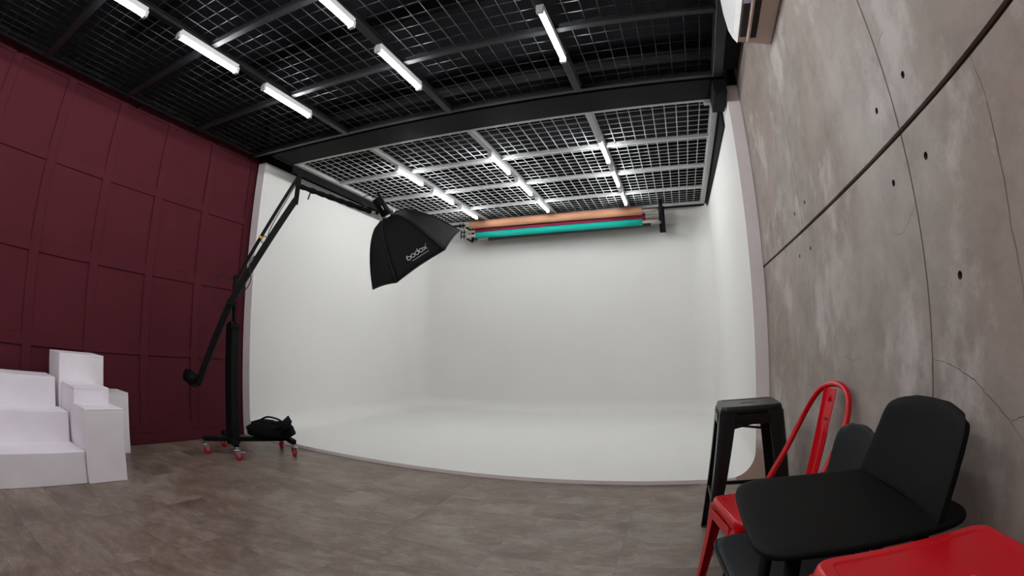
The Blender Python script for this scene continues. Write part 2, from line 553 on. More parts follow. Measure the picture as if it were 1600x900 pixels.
# ------------------------------------------------------------------ white cyclorama (coved infinity wall)
XI0, XI1 = -4.345, 0.582
SLAB, RF, RV, ZT = 0.032, 0.2, 0.34, 3.125
def cyc():
    path = []                                        # (point, inward normal, weight of the back recess)
    n = 12
    for k in range(7):
        path.append((Vector((XI0, YC + (YB - RV - YC) * k / 6, 0)), Vector((1, 0, 0)), 0))
    for k in range(1, n):
        a = PI - (PI / 2) * k / n
        c = Vector((XI0 + RV, YB - RV, 0))
        d = Vector((math.cos(a), math.sin(a), 0))
        path.append((c + d * RV, -d, k / n))
    for k in range(9):
        path.append((Vector((XI0 + RV + (XI1 - XI0 - 2 * RV) * k / 8, YB, 0)), Vector((0, -1, 0)), 1))
    for k in range(1, n):
        a = PI / 2 - (PI / 2) * k / n
        c = Vector((XI1 - RV, YB - RV, 0))
        d = Vector((math.cos(a), math.sin(a), 0))
        path.append((c + d * RV, -d, 1 - k / n))
    for k in range(7):
        path.append((Vector((XI1, YB - RV - (YB - RV - YC) * k / 6, 0)), Vector((-1, 0, 0)), 0))
    prof = [(ZT, -0.05), (2.90, -0.05), (2.85, -0.02), (2.83, 0.0), (2.4, 0), (1.7, 0), (1.0, 0), (0.5, 0)]
    m = 10
    for k in range(m + 1):
        a = (PI / 2) * k / m
        prof.append((SLAB + RF * (1 - math.sin(a)), RF * (1 - math.cos(a))))
    prof += [(SLAB, RF + .02), (SLAB, RF + .06)]
    mb = MB()
    rows = []
    for z, off in prof:
        row = []
        for p, nrm, w in path:
            oo = off * w if off < 0 else off
            q = p + nrm * oo
            row.append(mb.bm.verts.new((q.x, q.y, z)))
        rows.append(row)
    for a, b in zip(rows, rows[1:]):
        for k in range(len(a) - 1):
            f = mb.bm.faces.new((a[k], b[k], b[k + 1], a[k + 1]))
            f.smooth = True
    last = rows[-1]
    i, j = 0, len(last) - 1
    while j - i > 2:
        mb.bm.faces.new((last[i], last[i + 1], last[j - 1], last[j]))
        i += 1
        j -= 1
    if j - i == 2:
        mb.bm.faces.new((last[i], last[i + 1], last[j]))
    def q(pts):
        f = mb.bm.faces.new([mb.bm.verts.new(p) for p in pts])
        f.material_index = 1
    for xin, xout, s in ((XI0, XL, 1), (XI1, XR, -1)):
        zt = 3.125
        zz = [(zt, 0.0)] + [(z, max(o_, 0)) for z, o_ in prof if z < zt and o_ <= RF + 1e-6]
        for (za, oa), (zb, ob) in zip(zz, zz[1:]):
            q([(xin + s * oa, YC, za), (xin + s * ob, YC, zb), (xout, YC, zb), (xout, YC, za)])
        q([(xin + s * RF, YC, SLAB), (xin + s * RF, YC, 0), (xout, YC, 0), (xout, YC, SLAB)])
        q([(xin, YC, zt), (xout, YC, zt), (xout, YC + .6, zt), (xin, YC + .6, zt)])
    q([(XI0 + RF, YC, SLAB), (XI1 - RF, YC, SLAB), (XI1 - RF, YC, 0), (XI0 + RF, YC, 0)])
    return mb.build('wall_back', [MT['cyc'], MT['cycedge']], None, fix=False)
cy = cyc()
tag(cy, 'white coved cyclorama wall curving into its white floor', 'cyclorama wall', kind='structure')
wo = MB()
wo.box((XL - .15, YC + .01, 0), (XI0 - .06, YB + .2, ZTOP))
wo.box((XI1 + .06, YC + .06, 0), (XR + .2, YB + .2, ZTOP))
wo.box((XL - .15, YB + .08, 0), (XR + .2, YB + .2, ZTOP))
wo = wo.build('wall_outer', MT['blackwall'])
tag(wo, 'dark masonry shell wall hidden behind the white cyclorama', 'wall', kind='structure')
wf = MB().box((XL - .15, Y0 - .15, 0), (XR + .2, Y0, ZTOP)).build('wall_front', MT['grey'])
tag(wf, 'plain pale wall behind the viewpoint closing the studio', 'wall', kind='structure')

# ------------------------------------------------------------------ dark ceiling above the grids
ce = MB().box((XL - .15, Y0 - .15, ZTOP), (XR + .2, YB + .2, ZTOP + .1)).build('ceiling', MT['ceil'])
tag(ce, 'dark grey sheet ceiling above the open mesh grids', 'ceiling', kind='structure')
for y in (-0.8, 0.4, 1.62, 2.84, 4.06, 5.28, 6.5):
    MB().box((XL, y - .03, ZTOP - .12), (XR, y + .03, ZTOP), 0.004, 1).build('purlin', MT['blackwall'], ce)

# ------------------------------------------------------------------ ceiling grids
RAILX = [-2.92, -1.78, -0.63]
RWD = 0.056

def grid(name, label, group_mat, bar_mat, xs, ys, frame_w, bar, zb, left_up=0.0):
    """xs: outer-left, rails..., outer-right; ys: front edge, cross beams..., back edge (centre lines)"""
    root = empty(name, ((xs[0] + xs[-1]) / 2, (ys[0] + ys[-1]) / 2, ZG))
    tag(root, label, 'ceiling grid')
    ox, oy = root.location.x, root.location.y
    def piece(nm, lo, hi, bev=0.003):
        c = [(a + b) / 2 for a, b in zip(lo, hi)]
        MB().box([a - b for a, b in zip(lo, c)], [a - b for a, b in zip(hi, c)], bev, 1).build(nm, group_mat, root).location = (c[0] - ox, c[1] - oy, c[2] - ZG)
    H = 0.05
    for i, x in enumerate(xs):
        w = frame_w if i in (0, len(xs) - 1) else RWD
        up = left_up if i == 0 else 0.0
        piece('edge_rail' if i in (0, len(xs) - 1) else 'main_rail', (x - w / 2, ys[0] - .02, ZG - .004 + up), (x + w / 2, ys[-1] + .02, ZG + H + up))
    for j, y in enumerate(ys):
        for a, b, wa, wb in zip(xs, xs[1:], [frame_w] + [RWD] * (len(xs) - 2), [RWD] * (len(xs) - 2) + [frame_w]):
            piece('cross_beam', (a + wa / 2, y - .024, ZG), (b - wb / 2, y + .024, ZG + H - .006))
    barc = {}
    def barmesh(axis, L):
        key = (axis, round(L, 4))
        if key not in barc:
            h = bar / 2
            e = (L / 2, 0, 0) if axis == 'X' else (0, L / 2, 0)
            barc[key] = MB().tube([[-v for v in e], e], h, 8).mesh('grid_bar', bar_mat)
        return barc[key]
    for j in range(len(ys) - 1):
        for i in range(len(xs) - 1):
            wa = (frame_w if i == 0 else RWD) / 2
            wb = (frame_w if i == len(xs) - 2 else RWD) / 2
            x0, x1 = xs[i] + wa, xs[i + 1] - wb
            y0, y1 = ys[j] + .024, ys[j + 1] - .024
            cx, cy_ = (x0 + x1) / 2, (y0 + y1) / 2
            fr = MB()
            t = 0.012
            for lo, hi in (((x0, y0, 0), (x1, y0 + t, t)), ((x0, y1 - t, 0), (x1, y1, t)), ((x0, y0 + t, 0), (x0 + t, y1 - t, t)), ((x1 - t, y0 + t, 0), (x1, y1 - t, t))):
                fr.box((lo[0] - cx, lo[1] - cy_, lo[2]), (hi[0] - cx, hi[1] - cy_, hi[2]))
            p = fr.build('mesh_panel', group_mat, root)
            p.location = (cx - ox, cy_ - oy, zb - ZG)
            nx = round((x1 - x0) / 0.106)
            ny = round((y1 - y0) / 0.1085)
            me = barmesh('Y', y1 - y0 - .002)
            for k in range(1, nx):
                o = new_obj('grid_bar', me, p)
                o.location = (x0 + (x1 - x0) * k / nx - cx, 0, 0.004)
            me = barmesh('X', x1 - x0 - .002)
            for k in range(1, ny):
                o = new_obj('grid_bar', me, p)
                o.location = (0, y0 + (y1 - y0) * k / ny - cy_, 0.004 + bar)
    return root

CY_F = [-3.795, -2.878, -1.961, -1.044, -0.127, 0.79, 1.707, 2.624, 3.475]
bg = grid('black_ceiling_grid', 'black steel mesh ceiling grid over the front of the studio', MT['blackrail'], MT['blackbar'], [-4.335] + RAILX + [0.504], CY_F, 0.08, 0.0062, ZG + 0.022, 0.048)
CY_B = [3.90, 4.72, 5.592, 6.449, 7.235]
wg = grid('white_ceiling_grid', 'white painted mesh ceiling grid above the cyclorama', MT['whitesteel'], MT['whitesteel'], [-4.0] + RAILX + [0.508], CY_B, 0.06, 0.009, ZG + 0.022)
# brackets that tie the black grid to the maroon wall
for y in (0.528, 1.921, 3.518):
    mb = MB()
    mb.bar((XL + .002, y, 3.125), (XL + .05, y, 3.13), 0.014, 0.016, 0.003)
    mb.bar((XL + .05, y, 3.13), (-4.385, y, 3.16), 0.014, 0.014, 0.003)
    mb.build('wall_bracket', MT['blackwall'], bg).location = (-bg.location.x, -bg.location.y, -bg.location.z)
# black closing strip along the concrete wall
mb = MB().box((0.546, Y0, 3.16), (XR - .002, 3.50, 3.20), 0.002, 1)
o = mb.build('closing_strip', MT['black'], bg)
o.location = (-bg.location.x, -bg.location.y, -bg.location.z)

# main beam with a flat black soffit between both grids
bmR = empty('ceiling_beam', (-1.79, 3.71, ZG))
tag(bmR, 'wide black steel beam crossing between the black and white grids', 'ceiling beam')
MB().box((-2.25, -.175, 0.0), (2.25, .172, .2), 0.004, 1).build('soffit_box', MT['black'], bmR)
MB().box((2.252, -.16, -.12), (2.36, .20, .2), 0.004, 1).build('end_bracket', MT['black'], bmR)
MB().box((-2.275, -.16, -.012), (-2.252, .20, .2), 0.003, 1).build('end_plate', MT['black'], bmR)
MB().box((2.19, .175, -.03), (2.249, .23, .01), 0.003, 1).build('junction_box', MT['whitesteel'], bmR)
sb1 = empty('side_beam', (-4.05, 5.56, ZG))
tag(sb1, 'black steel angle along the left edge of the white grid', 'ceiling beam')
MB().box((-.012, -1.67, -.085), (.012, 1.67, .04), 0.002, 1).build('web', MT['black'], sb1)
MB().box((-.09, -1.67, .04), (.012, 1.67, .055), 0.002, 1).build('flange', MT['black'], sb1)
sb2 = empty('side_beam', (0.59, 5.57, ZG))
tag(sb2, 'black steel strip between the white grid and right cyclorama wall', 'ceiling beam')
MB().box((-.05, -1.64, -.006), (-.011, 1.68, .05), 0.002, 1).build('flange', MT['black'], sb2)
MB().loft([[Vector((x, y, z)) for y, z in ((-1.46, -.165), (-1.46, -.007), (1.68, -.007), (1.68, -.05))] for x in (-.030, -.011)], smooth=False).build('web', MT['black'], sb2)
sb3 = empty('rear_beam', (-1.75, 7.29, ZG))
tag(sb3, 'thin black steel angle behind the back edge of the white grid', 'ceiling beam')
MB().box((-2.26, -.02, -.02), (2.29, .02, .03), 0.002, 1).build('angle', MT['black'], sb3)

# ------------------------------------------------------------------ tube lights
def tube_light_meshes():
    L = 0.62
    hs = []
    for y in (-L / 2 + .014, L / 2 - .014):
        hs.append([Vector((x, y, z)) for x, z in ((-.024, .018), (.024, .018), (.019, -.020), (-.019, -.020))])
    housing = MB().loft(hs, smooth=False).mesh('housing', MT['housing'])
    rings = []
    for y in (-L / 2 + .028, L / 2 - .028):
        rings.append([Vector((.0145 * math.cos(2 * PI * k / 12), y, -.036 + .0145 * math.sin(2 * PI * k / 12))) for k in range(12)])
    tube = MB().loft(rings, smooth=True).mesh('tube', MT['tube'])
    cap = MB().box((-.0225, -.014, -.052), (.0225, .014, .0), 0.004, 2).mesh('end_cap', MT['housing'])
    return L, housing, tube, cap
LL, h_me, t_me, c_me = tube_light_meshes()

def tube_light(x, yc, label, group):
    t = empty('tube_light', (x, yc, ZG - .024))
    tag(t, label, 'light', group)
    new_obj('housing', h_me, t)
    new_obj('tube', t_me, t)
    for s in (-1, 1):
        c = new_obj('end_cap', c_me, t)
        c.location = (0, s * (LL / 2 - .014), 0)
    return t

rn = {0: 'left', 1: 'middle', 2: 'right'}
for i, x in enumerate(RAILX):
    for j, (yc, od) in enumerate(((4.72, 'nearest the black beam'), (5.592, 'halfway along'), (6.449, 'nearest the back wall'))):
        tube_light(x + .01, yc, 'lit tube light on the %s rail of the white grid, %s' % (rn[i], od), 'tube lights on the white grid')
    for j, (yc, od) in enumerate(((2.61, 'nearest the black beam'), (1.70, 'second from the black beam'), (0.79, 'third from the black beam'), (-0.127, 'fourth from the black beam, added out of view for fill'), (-1.044, 'fifth from the black beam, added out of view for fill'), (-1.961, 'sixth from the black beam, added out of view for fill'), (-2.878, 'seventh from the black beam, added out of view for fill'))):  # fourth row onward added, over and behind the viewpoint, to brighten the front
        tube_light(x + .01, yc, 'lit tube light on the %s rail of the black grid, %s' % (rn[i], od), 'tube lights on the black grid')

# ------------------------------------------------------------------ white steps and plinths
st = empty('display_steps', (-3.9, 0.6, 0))
tag(st, 'white three-step display block against the maroon wall', 'steps')
for x0, x1, z0, z1, ye in ((-3.785, -3.472, 0, .226, 1.342), (-4.012, -3.786, 0, .442, 1.340), (-4.29, -4.013, 0, .66, 1.31)):
    MB().box((x0 + 3.9, -.55 - .6, z0), (x1 + 3.9, ye - .6, z1), 0.005, 2).build('step', MT['box'], st)
def plinth(lo, hi, label, rz=0.0):
    c = ((lo[0] + hi[0]) / 2, (lo[1] + hi[1]) / 2, 0)
    w, d = hi[0] - lo[0], hi[1] - lo[1]
    t = empty('plinth', c, rz)
    tag(t, label, 'plinth', 'white plinths by the maroon wall')
    MB().box((-w / 2, -d / 2, 0), (w / 2, d / 2, hi[2] - .016), 0.004, 2).build('body', MT['box'], t)
    MB().box((-w / 2, -d / 2, hi[2] - .016), (w / 2, d / 2, hi[2]), 0.004, 2).build('top_board', MT['box'], t)
plinth((-3.70, 1.348, 0), (-3.452, 1.672, .521), 'low white plinth standing nearest the open floor beside the steps')
plinth((-4.010, 1.362, 0), (-3.706, 1.672, .632), 'middle white plinth between the low front plinth and the tallest one')
plinth((-4.30, 1.344, 0), (-4.015, 1.757, .845), 'tallest white plinth rising behind the others against the maroon wall')
plinth((-4.44, 1.80, 0), (-4.19, 2.088, .532), 'narrow white plinth at the end of the row nearest the boom stand')

# ------------------------------------------------------------------ boom light stand
PV = Vector((-3.74, 2.97, 0))
bs = empty('boom_stand', PV)
tag(bs, 'black wheeled boom light stand with counterweight by the maroon wall', 'light stand')
def L_(p):
    return Vector(p) - PV
bk = MT['blackmetal']
ux = Vector((0.538, 0.843, 0))
A0 = Vector((-3.905, 2.73, 0.145)); A1 = Vector((-3.475, 3.44, 0.145))
MB().bar(L_(A0), L_(A1), .05, .04, .004).build('base_beam', bk, bs)
MB().bar(L_((-4.06, 3.10, .146)), L_((-3.52, 2.83, .146)), .05, .044, .004).build('cross_beam', bk, bs)
MB().bar(L_((-3.645, 3.53, .146)), L_((-3.30, 3.355, .146)), .05, .044, .004).build('cross_beam', bk, bs)
MB().box((-.047, -.047, .10), (.047, .047, 1.215), .006, 2).build('column', bk, bs)
MB().box((-.032, -.032, 1.2155), (.032, .032, 1.235), .004, 1).build('collar', bk, bs)
MB().tube([(0, 0, 1.235), (0, 0, 1.66)], .022, 14).build('inner_column', bk, bs)
kn = MB().tube([(.05, -.02, 1.17), (.12, -.04, 1.17)], .008, 8).build('lock_knob', MT['chrome'], bs)
MB().tube([(.115, -.039, 1.17), (.14, -.046, 1.17)], .02, 10).build('knob_head', bk, kn)
# caster
def caster_mesh():
    fork = MB()
    fork.tube([(0, 0, .105), (0, 0, .084)], .012, 10)
    fork.box((-.026, -.026, .078), (.026, .026, .084), .002, 1)
    for s in (-1, 1):
        fork.loft([[Vector((s * .019 + dx, y, z)) for y, z in ((-.022, .08), (.022, .08), (.030, .032), (.012, .026))] for dx in (-.0025, .0025)], smooth=False)
    fork.box((-.017, .02, .062), (.017, .062, .068), .002, 1)
    wheel = MB()
    prof = [(-.014, .012), (-.014, .026), (-.011, .032), (.011, .032), (.014, .026), (.014, .012)]
    N = 20
    wheel.loft([[Vector((x, .014 + r * math.cos(2 * PI * k / N), .033 + r * math.sin(2 * PI * k / N))) for k in range(N)] for x, r in prof])
    hub = MB().tube([(-.024, .014, .033), (.024, .014, .033)], .009, 10)
    return fork.mesh('caster', MT['chrome']), wheel.mesh('wheel', MT['redwheel']), hub.mesh('axle', MT['chrome'])
cf, cw, ch = caster_mesh()
for (x, y), rz in zip(((-3.90, 2.755), (-4.045, 3.085), (-3.535, 2.845), (-3.635, 3.515), (-3.315, 3.37)), (-0.9, -0.1, -1.0, 0.3, 0.1)):
    c = new_obj('caster', cf, bs)
    c.location = (x - PV.x, y - PV.y, 0)
    c.rotation_euler = (0, 0, rz + .4)
    c.scale = (1.2, 1.2, 1.2)
    new_obj('wheel', cw, c)
    new_obj('axle', ch, c)
# boom
B_LOW = Vector((-3.995, 2.745, 0.625)); B_PIV = Vector((-3.735, 2.925, 1.41)); B_TOP = Vector((-3.345, 3.315, 2.435))
MB().bar(L_(B_LOW), L_(B_PIV), .042, .06, .004).bar(L_(B_PIV), L_(B_TOP), .042, .06, .004).build('boom', bk, bs)
MB().tube([L_(B_PIV) + Vector((-.045, .045, 0)), L_(B_PIV) + Vector((.05, -.05, 0))], .03, 14).build('pivot', bk, bs)
T0 = Vector((-3.735, 2.965, 1.60)); T1 = Vector((-3.30, 3.275, 2.66))
MB().bar(L_(T0), L_(T1), .026, .03, .003).build('tie_rod', bk, bs)
LK0 = Vector((-3.35, 3.32, 2.385)); LK1 = Vector((-3.29, 3.27, 2.70))
MB().bar(L_(LK0), L_(LK1), .045, .055, .004).build('link_plate', bk, bs)
AR0 = Vector((-3.31, 3.308, 2.562)); AR1 = Vector((-2.845, 3.90, 2.407))
d = (AR1 - AR0)
pts, rad = [], []
for k in range(23):
    t = k / 22
    pts.append(L_(AR0 + d * t))
    rad.append(0.024 + 0.0035 * math.sin(k * 2.1) + (0.004 if k in (4, 9, 15) else 0))
arm = MB().tube(pts, .02, 12, True, rad).build('arm', MT['bagcloth'], bs)
MB().bar(L_(AR0 + d * .16), L_(AR0 + d * .13 + Vector((0, 0, -.10))), .014, .014, .003).build('hook', bk, arm)
MB().tube([L_(AR1), L_(AR1 + d.normalized() * .06)], .014, 10).build('spigot', MT['chrome'], arm)
cwv = (B_LOW - B_PIV).normalized()
cside = Vector((-.80, -.30, .42)).normalized()
cwt = MB().tube([L_(B_LOW) + cwv * -.02 - cside * -.02, L_(B_LOW) + cside * .15 - cwv * .02], .062, 20).build('counterweight', bk, bs)
MB().tube([L_(B_LOW) + cside * .15 - cwv * .02, L_(B_LOW) + cside * .185 - cwv * .02], .02, 10).bar(L_(B_LOW) + cside * .18 - cwv * .06, L_(B_LOW) + cside * .18 + cwv * .02, .018, .018, .003).build('weight_knob', bk, cwt)
# yellow tape and cable
tt = T0 + (T1 - T0) * .40
MB().bar(L_(tt), L_(tt + (T1 - T0).normalized() * .022), .036, .04, .004).build('tape_band', MT['yellow'], bs)
def spline(ctrl, n=8):
    out = []
    P = [Vector(c) for c in ctrl]
    P = [P[0] * 2 - P[1]] + P + [P[-1] * 2 - P[-2]]
    for i in range(1, len(P) - 2):
        for k in range(n):
            t = k / n
            a, b, c, e = P[i - 1], P[i], P[i + 1], P[i + 2]
            out.append(0.5 * ((2 * b) + (c - a) * t + (2 * a - 5 * b + 4 * c - e) * t * t + (3 * b - a - 3 * c + e) * t ** 3))
    out.append(P[-2])
    return out
def cable(ctrl, r=.0045):
    return MB().tube([L_(p) for p in spline(ctrl)], r, 6).build('cable', MT['piping'], bs)
mid = B_PIV + (B_TOP - B_PIV) * .55
cable([LK1 + Vector((-.01, 0, -.10)), Vector((-3.40, 3.27, 2.47)), mid + Vector((.02, .02, .16)), mid + Vector((.005, .0, .03)), tt + Vector((.05, .03, .02)), tt, tt + Vector((.03, .04, -.10)), Vector((-3.60, 3.02, 1.80)), Vector((-3.57, 3.02, 1.62)), Vector((-3.63, 2.98, 1.50)), Vector((-3.73, 2.94, 1.46))])
cable([Vector((-3.75, 2.93, 1.62)), Vector((-3.84, 2.88, 1.66)), Vector((-3.93, 2.83, 1.56)), Vector((-3.90, 2.84, 1.42)), Vector((-3.80, 2.91, 1.36)), Vector((-3.75, 2.93, 1.42))])
cable([AR0 + d * .93 + Vector((0, 0, .03)), Vector((-2.90, 3.80, 2.52)), Vector((-2.83, 3.84, 2.56)), Vector((-2.80, 3.86, 2.53))])
cable([Vector((-3.72, 2.92, 1.40)), Vector((-3.68, 2.90, 1.30)), Vector((-3.67, 2.90, 1.22)), Vector((-3.69, 2.91, 1.18))])

# sandbag on the base beam
sg = empty('sandbag', (-3.53, 3.29, .168))
tag(sg, 'black canvas sandbag slumped over the stand base', 'sandbag')
def blob(cx, cy_, cz, rx, ry, rz_, rot, seed, flat=0.0):
    rnd = random.Random(seed)
    tmp = bmesh.new()
    bmesh.ops.create_icosphere(tmp, subdivisions=3, radius=1.0)
    ph = [rnd.uniform(0, 6) for _ in range(6)]
    for v in tmp.verts:
        p = v.co.copy()
        s = 1 + .07 * math.sin(4 * p.x + ph[0]) * math.cos(3 * p.y + ph[1]) + .05 * math.sin(7 * p.z + ph[2] + 3 * p.x)
        q = Vector((math.copysign(abs(p.x) ** .75, p.x) * rx, math.copysign(abs(p.y) ** .8, p.y) * ry, p.z * rz_)) * s
        q.z = max(q.z, flat)
        v.co = q
    for f in tmp.faces:
        f.smooth = True
    return tmp, Matrix.Translation((cx, cy_, cz)) @ Matrix.Rotation(rot, 4, 'Z')
az = math.atan2(.843, .538)
for k, args in enumerate(((-.035, -.055, .06, .19, .085, .075, az - .55, 3, -.055), (.06, .05, .07, .17, .08, .08, az - .7, 8, -.062))):
    t, m = blob(*args)
    mb = MB()
    mb._merge(t, m)
    mb.build('bag_lobe', MT['bagcloth'], sg)
def flap(pts, th=.006):
    mb = MB()
    rows = [[Vector(p) for p in r] for r in pts]
    V = [[mb.bm.verts.new(p) for p in r] for r in rows]
    for a, b in zip(V, V[1:]):
        for k in range(len(a) - 1):
            mb.bm.faces.new((a[k], a[k + 1], b[k + 1], b[k])).smooth = True
    return mb
o = flap([[(-.20, -.09, .13), (-.16, -.14, .10), (-.13, -.14, .03)], [(-.12, -.02, .165), (-.08, -.08, .15), (-.04, -.12, .06)], [(.0, .04, .16), (.04, -.04, .15), (.06, -.10, .07)]]).build('strap_flap', MT['bagcloth'], sg)
solidify(o, .008)
o = flap([[(.05, .07, .14), (.09, .01, .15), (.10, -.07, .09)], [(.13, .10, .22), (.17, .05, .20), (.16, -.03, .12)], [(.20, .08, .17), (.23, .02, .135), (.20, -.05, .09)]]).build('strap_flap', MT['bagcloth'], sg)
solidify(o, .008)
MB().tube(spline([(-.15, -.07, .12), (-.06, -.02, .185), (.03, .03, .18), (.10, .06, .15)], 6), .009, 8).build('handle', MT['bagcloth'], sg)

# ------------------------------------------------------------------ strobe and softbox
SBC = Vector((-2.495, 4.25, 1.957))              # centre of the open rim
AX = Vector((0.35396, 0.53632, -0.76620)).normalized()     # the softbox points down into the cyclorama
PX = Vector((0.55811, -0.77851, -0.28711))
PX = (PX - AX * PX.dot(AX)).normalized()
PY = AX.cross(PX).normalized()
SL, SR, SRING = 0.53, 0.535, 0.075
SA = SBC - AX * SL
MSB = Matrix((PX, PY, AX)).transposed().to_4x4()
MSB.translation = SA
def sb_r(t):
    return SRING + (SR - SRING) * (t ** 0.56)
def sb_pt(ang, t, lift=0.0):
    """ang in units of panels (0..6), hexagonal cross-section, corners at half-integers so a panel faces the viewer"""
    k = math.floor(ang + .5)
    f = ang + .5 - k
    a0, a1 = (k - .5) * PI / 3, (k + .5) * PI / 3
    r = sb_r(t) + lift
    sag = 1 - 0.035 * math.sin(PI * f) * math.sin(PI * min(1, t)) * 1.0
    x = (math.cos(a0) * (1 - f) + math.cos(a1) * f) * r * sag
    y = (math.sin(a0) * (1 - f) + math.sin(a1) * f) * r * sag
    z = SL * t - 0.012 * math.sin(PI * f) * max(0, t - .6) / .4
    return Vector((x, y, z))
sx = empty('softbox', (0, 0, 0))
sx.matrix_world = MSB
tag(sx, 'black hexagonal softbox with white lettering hanging from the boom arm', 'softbox')
for k in range(6):
    mb = MB()
    NA, NT = 8, 14
    V = [[mb.bm.verts.new(sb_pt(k - .5 + i / NA * .99999, j / NT)) for i in range(NA + 1)] for j in range(NT + 1)]
    for a, b in zip(V, V[1:]):
        for i in range(NA):
            mb.bm.faces.new((a[i], a[i + 1], b[i + 1], b[i])).smooth = True
    o = mb.build('fabric_panel', MT['fabric'], sx)
    solidify(o, .004, -1)
    MB().tube([sb_pt(k - .4999, j / NT, .002) for j in range(NT + 1)], .0055, 6).build('seam_rib', MT['piping'], sx)
    MB().tube([sb_pt(k - .5 + i / NA * .9999, 1.0, .001) for i in range(NA + 1)], .006, 6).build('rim_binding', MT['piping'], sx)
MB().tube([(0, 0, -.012), (0, 0, .03)], SRING + .008, 24).build('speed_ring', MT['chrome'], sx)
mb = MB()
V = [mb.bm.verts.new(sb_pt(k - .4999, .93, -.012)) for k in range(6)]
mb.bm.faces.new(V)
o = mb.build('diffuser', MT['silver'], sx)
solidify(o, .002)
# lettering on the panel that faces the viewer: strokes as flat ribbons that follow the cloth
def ribbon(mb, pts, w):
    """pts in lettering units: x along the word, y up; mapped to the panel"""
    def mp(p):
        # word centre at t=.74 ; up (towards the ring) is smaller t
        uu = -(p[0] - 2.35) * 0.047 - .03
        tt_ = 0.83 - p[1] * 0.074
        half = sb_r(tt_) * .5
        q = sb_pt(uu / (2 * half) - 0.02, tt_, .004)
        return q
    prev = None
    n = len(pts)
    for i, p in enumerate(pts):
        a, b = pts[max(i - 1, 0)], pts[min(i + 1, n - 1)]
        dx, dy = b[0] - a[0], b[1] - a[1]
        l = math.hypot(dx, dy) or 1
        nx, ny = -dy / l * w / 2, dx / l * w / 2
        cur = (mp((p[0] + nx, p[1] + ny)), mp((p[0] - nx, p[1] - ny)))
        if prev:
            mb.face([prev[0], cur[0], cur[1], prev[1]])
        prev = cur
def arc(cx, cy_, r, a0, a1, n=18):
    return [(cx + r * math.cos(math.radians(a0 + (a1 - a0) * k / n)), cy_ + r * math.sin(math.radians(a0 + (a1 - a0) * k / n))) for k in range(n + 1)]
mb = MB()
W = .16
ribbon(mb, arc(.45, .45, .40, 0, 360), W)                              # G: ring ...
ribbon(mb, [(.05, .45), (.08, .80), (.22, 1.05), (.46, 1.16)], W)                      # ... with a rising stroke
ribbon(mb, arc(1.42, .45, .40, 0, 360), W)                               # o
ribbon(mb, arc(2.38, .45, .40, 0, 360), W)                               # d
ribbon(mb, [(2.78, .45), (2.78, 1.30)], W)
ribbon(mb, arc(3.34, .45, .40, 0, 360), W)                               # o
ribbon(mb, [(3.88, .86), (4.62, .04)], W)                                # x
ribbon(mb, [(3.88, .04), (4.62, .86)], W)
ribbon(mb, [(4.70, 1.18), (4.92, 1.18)], .10)                            # tm mark
ribbon(mb, [(.75, -.55), (4.6, -.55)], .10)                              # small line of text under the word
mb.build('lettering', MT['logo'], sx, fix=False)
# strobe
so = empty('studio_strobe')
so.matrix_world = MSB
tag(so, 'black studio strobe head behind the softbox on the boom arm', 'studio flash')
MB().tube([(0, 0, -.016), (0, 0, -.02), (0, 0, -.19), (0, 0, -.205)], .05, 22, True, [.05, .056, .056, .048]).build('body', MT['blackmetal'], so)
MB().tube([(0, 0, -.205), (0, 0, -.212)], .046, 22).build('rear_panel', MT['gunmetal'], so)
bp_ = Vector(MSB.inverted() @ (AR1 + d.normalized() * .064))
bd = Vector((bp_.x, bp_.y, 0)).normalized()
MB().bar(bp_, (bd.x * .05, bd.y * .05, -.10), .03, .03, .004).build('tilt_bracket', MT['blackmetal'], so)
MB().bar((-bd.x * .02, -bd.y * .05, -.205), (-bd.x * .03, -bd.y * .06, -.255), .02, .03, .004).build('handle', MT['blackmetal'], so)
MB().box((.0558, -.006, -.12), (.0572, .002, -.075), .0004, 1).build('side_marking', MT['logo'], so)

# ------------------------------------------------------------------ backdrop paper rolls
def roll(y, z0, z1, x0, x1, r, core_x0, core_x1, m, label):
    c = Vector(((x0 + x1) / 2, y, (z0 + z1) / 2))
    t = empty('backdrop_roll', c)
    tag(t, label, 'backdrop roll', 'paper backdrop rolls on the back wall')
    def P(x):
        f = (x - x0) / (x1 - x0)
        return Vector((x, y, z0 + (z1 - z0) * f)) - c
    MB().tube([P(x0), P(x1)], r, 28).build('paper', m, t)
    MB().tube([P(core_x0), P(core_x1)], .022, 14).build('core_tube', MT['core'], t)
    hp = P(core_x0)
    hd = MB().tube([hp, hp + Vector((-.10, 0, 0))], .009, 8)
    hd.tube([hp + Vector((-.045, 0, .045)), hp + Vector((-.045, 0, -.045))], .008, 8)
    hd.tube([hp + Vector((-.10, 0, .035)), hp + Vector((-.10, 0, -.035))], .01, 8)
    hd.build('crank_handle', MT['blackmetal'], t)
roll(6.98, 3.005, 2.992, -3.115, -0.41, .062, -3.20, -0.175, MT['tan'], 'tan paper backdrop roll, topmost on the back wall rack')
roll(7.08, 2.925, 2.925, -3.06, -0.37, .052, -3.225, -0.175, MT['burgundy'], 'burgundy paper backdrop roll between the tan and teal rolls')
roll(7.02, 2.838, 2.832, -3.03, -0.42, .05, -3.20, -0.175, MT['teal'], 'teal paper backdrop roll below the burgundy roll')
roll(7.16, 2.815, 2.842, -2.87, -0.30, .045, -3.05, -0.12, MT['darkgreen'], 'dark green paper backdrop roll, lowest and mostly hidden by the teal')
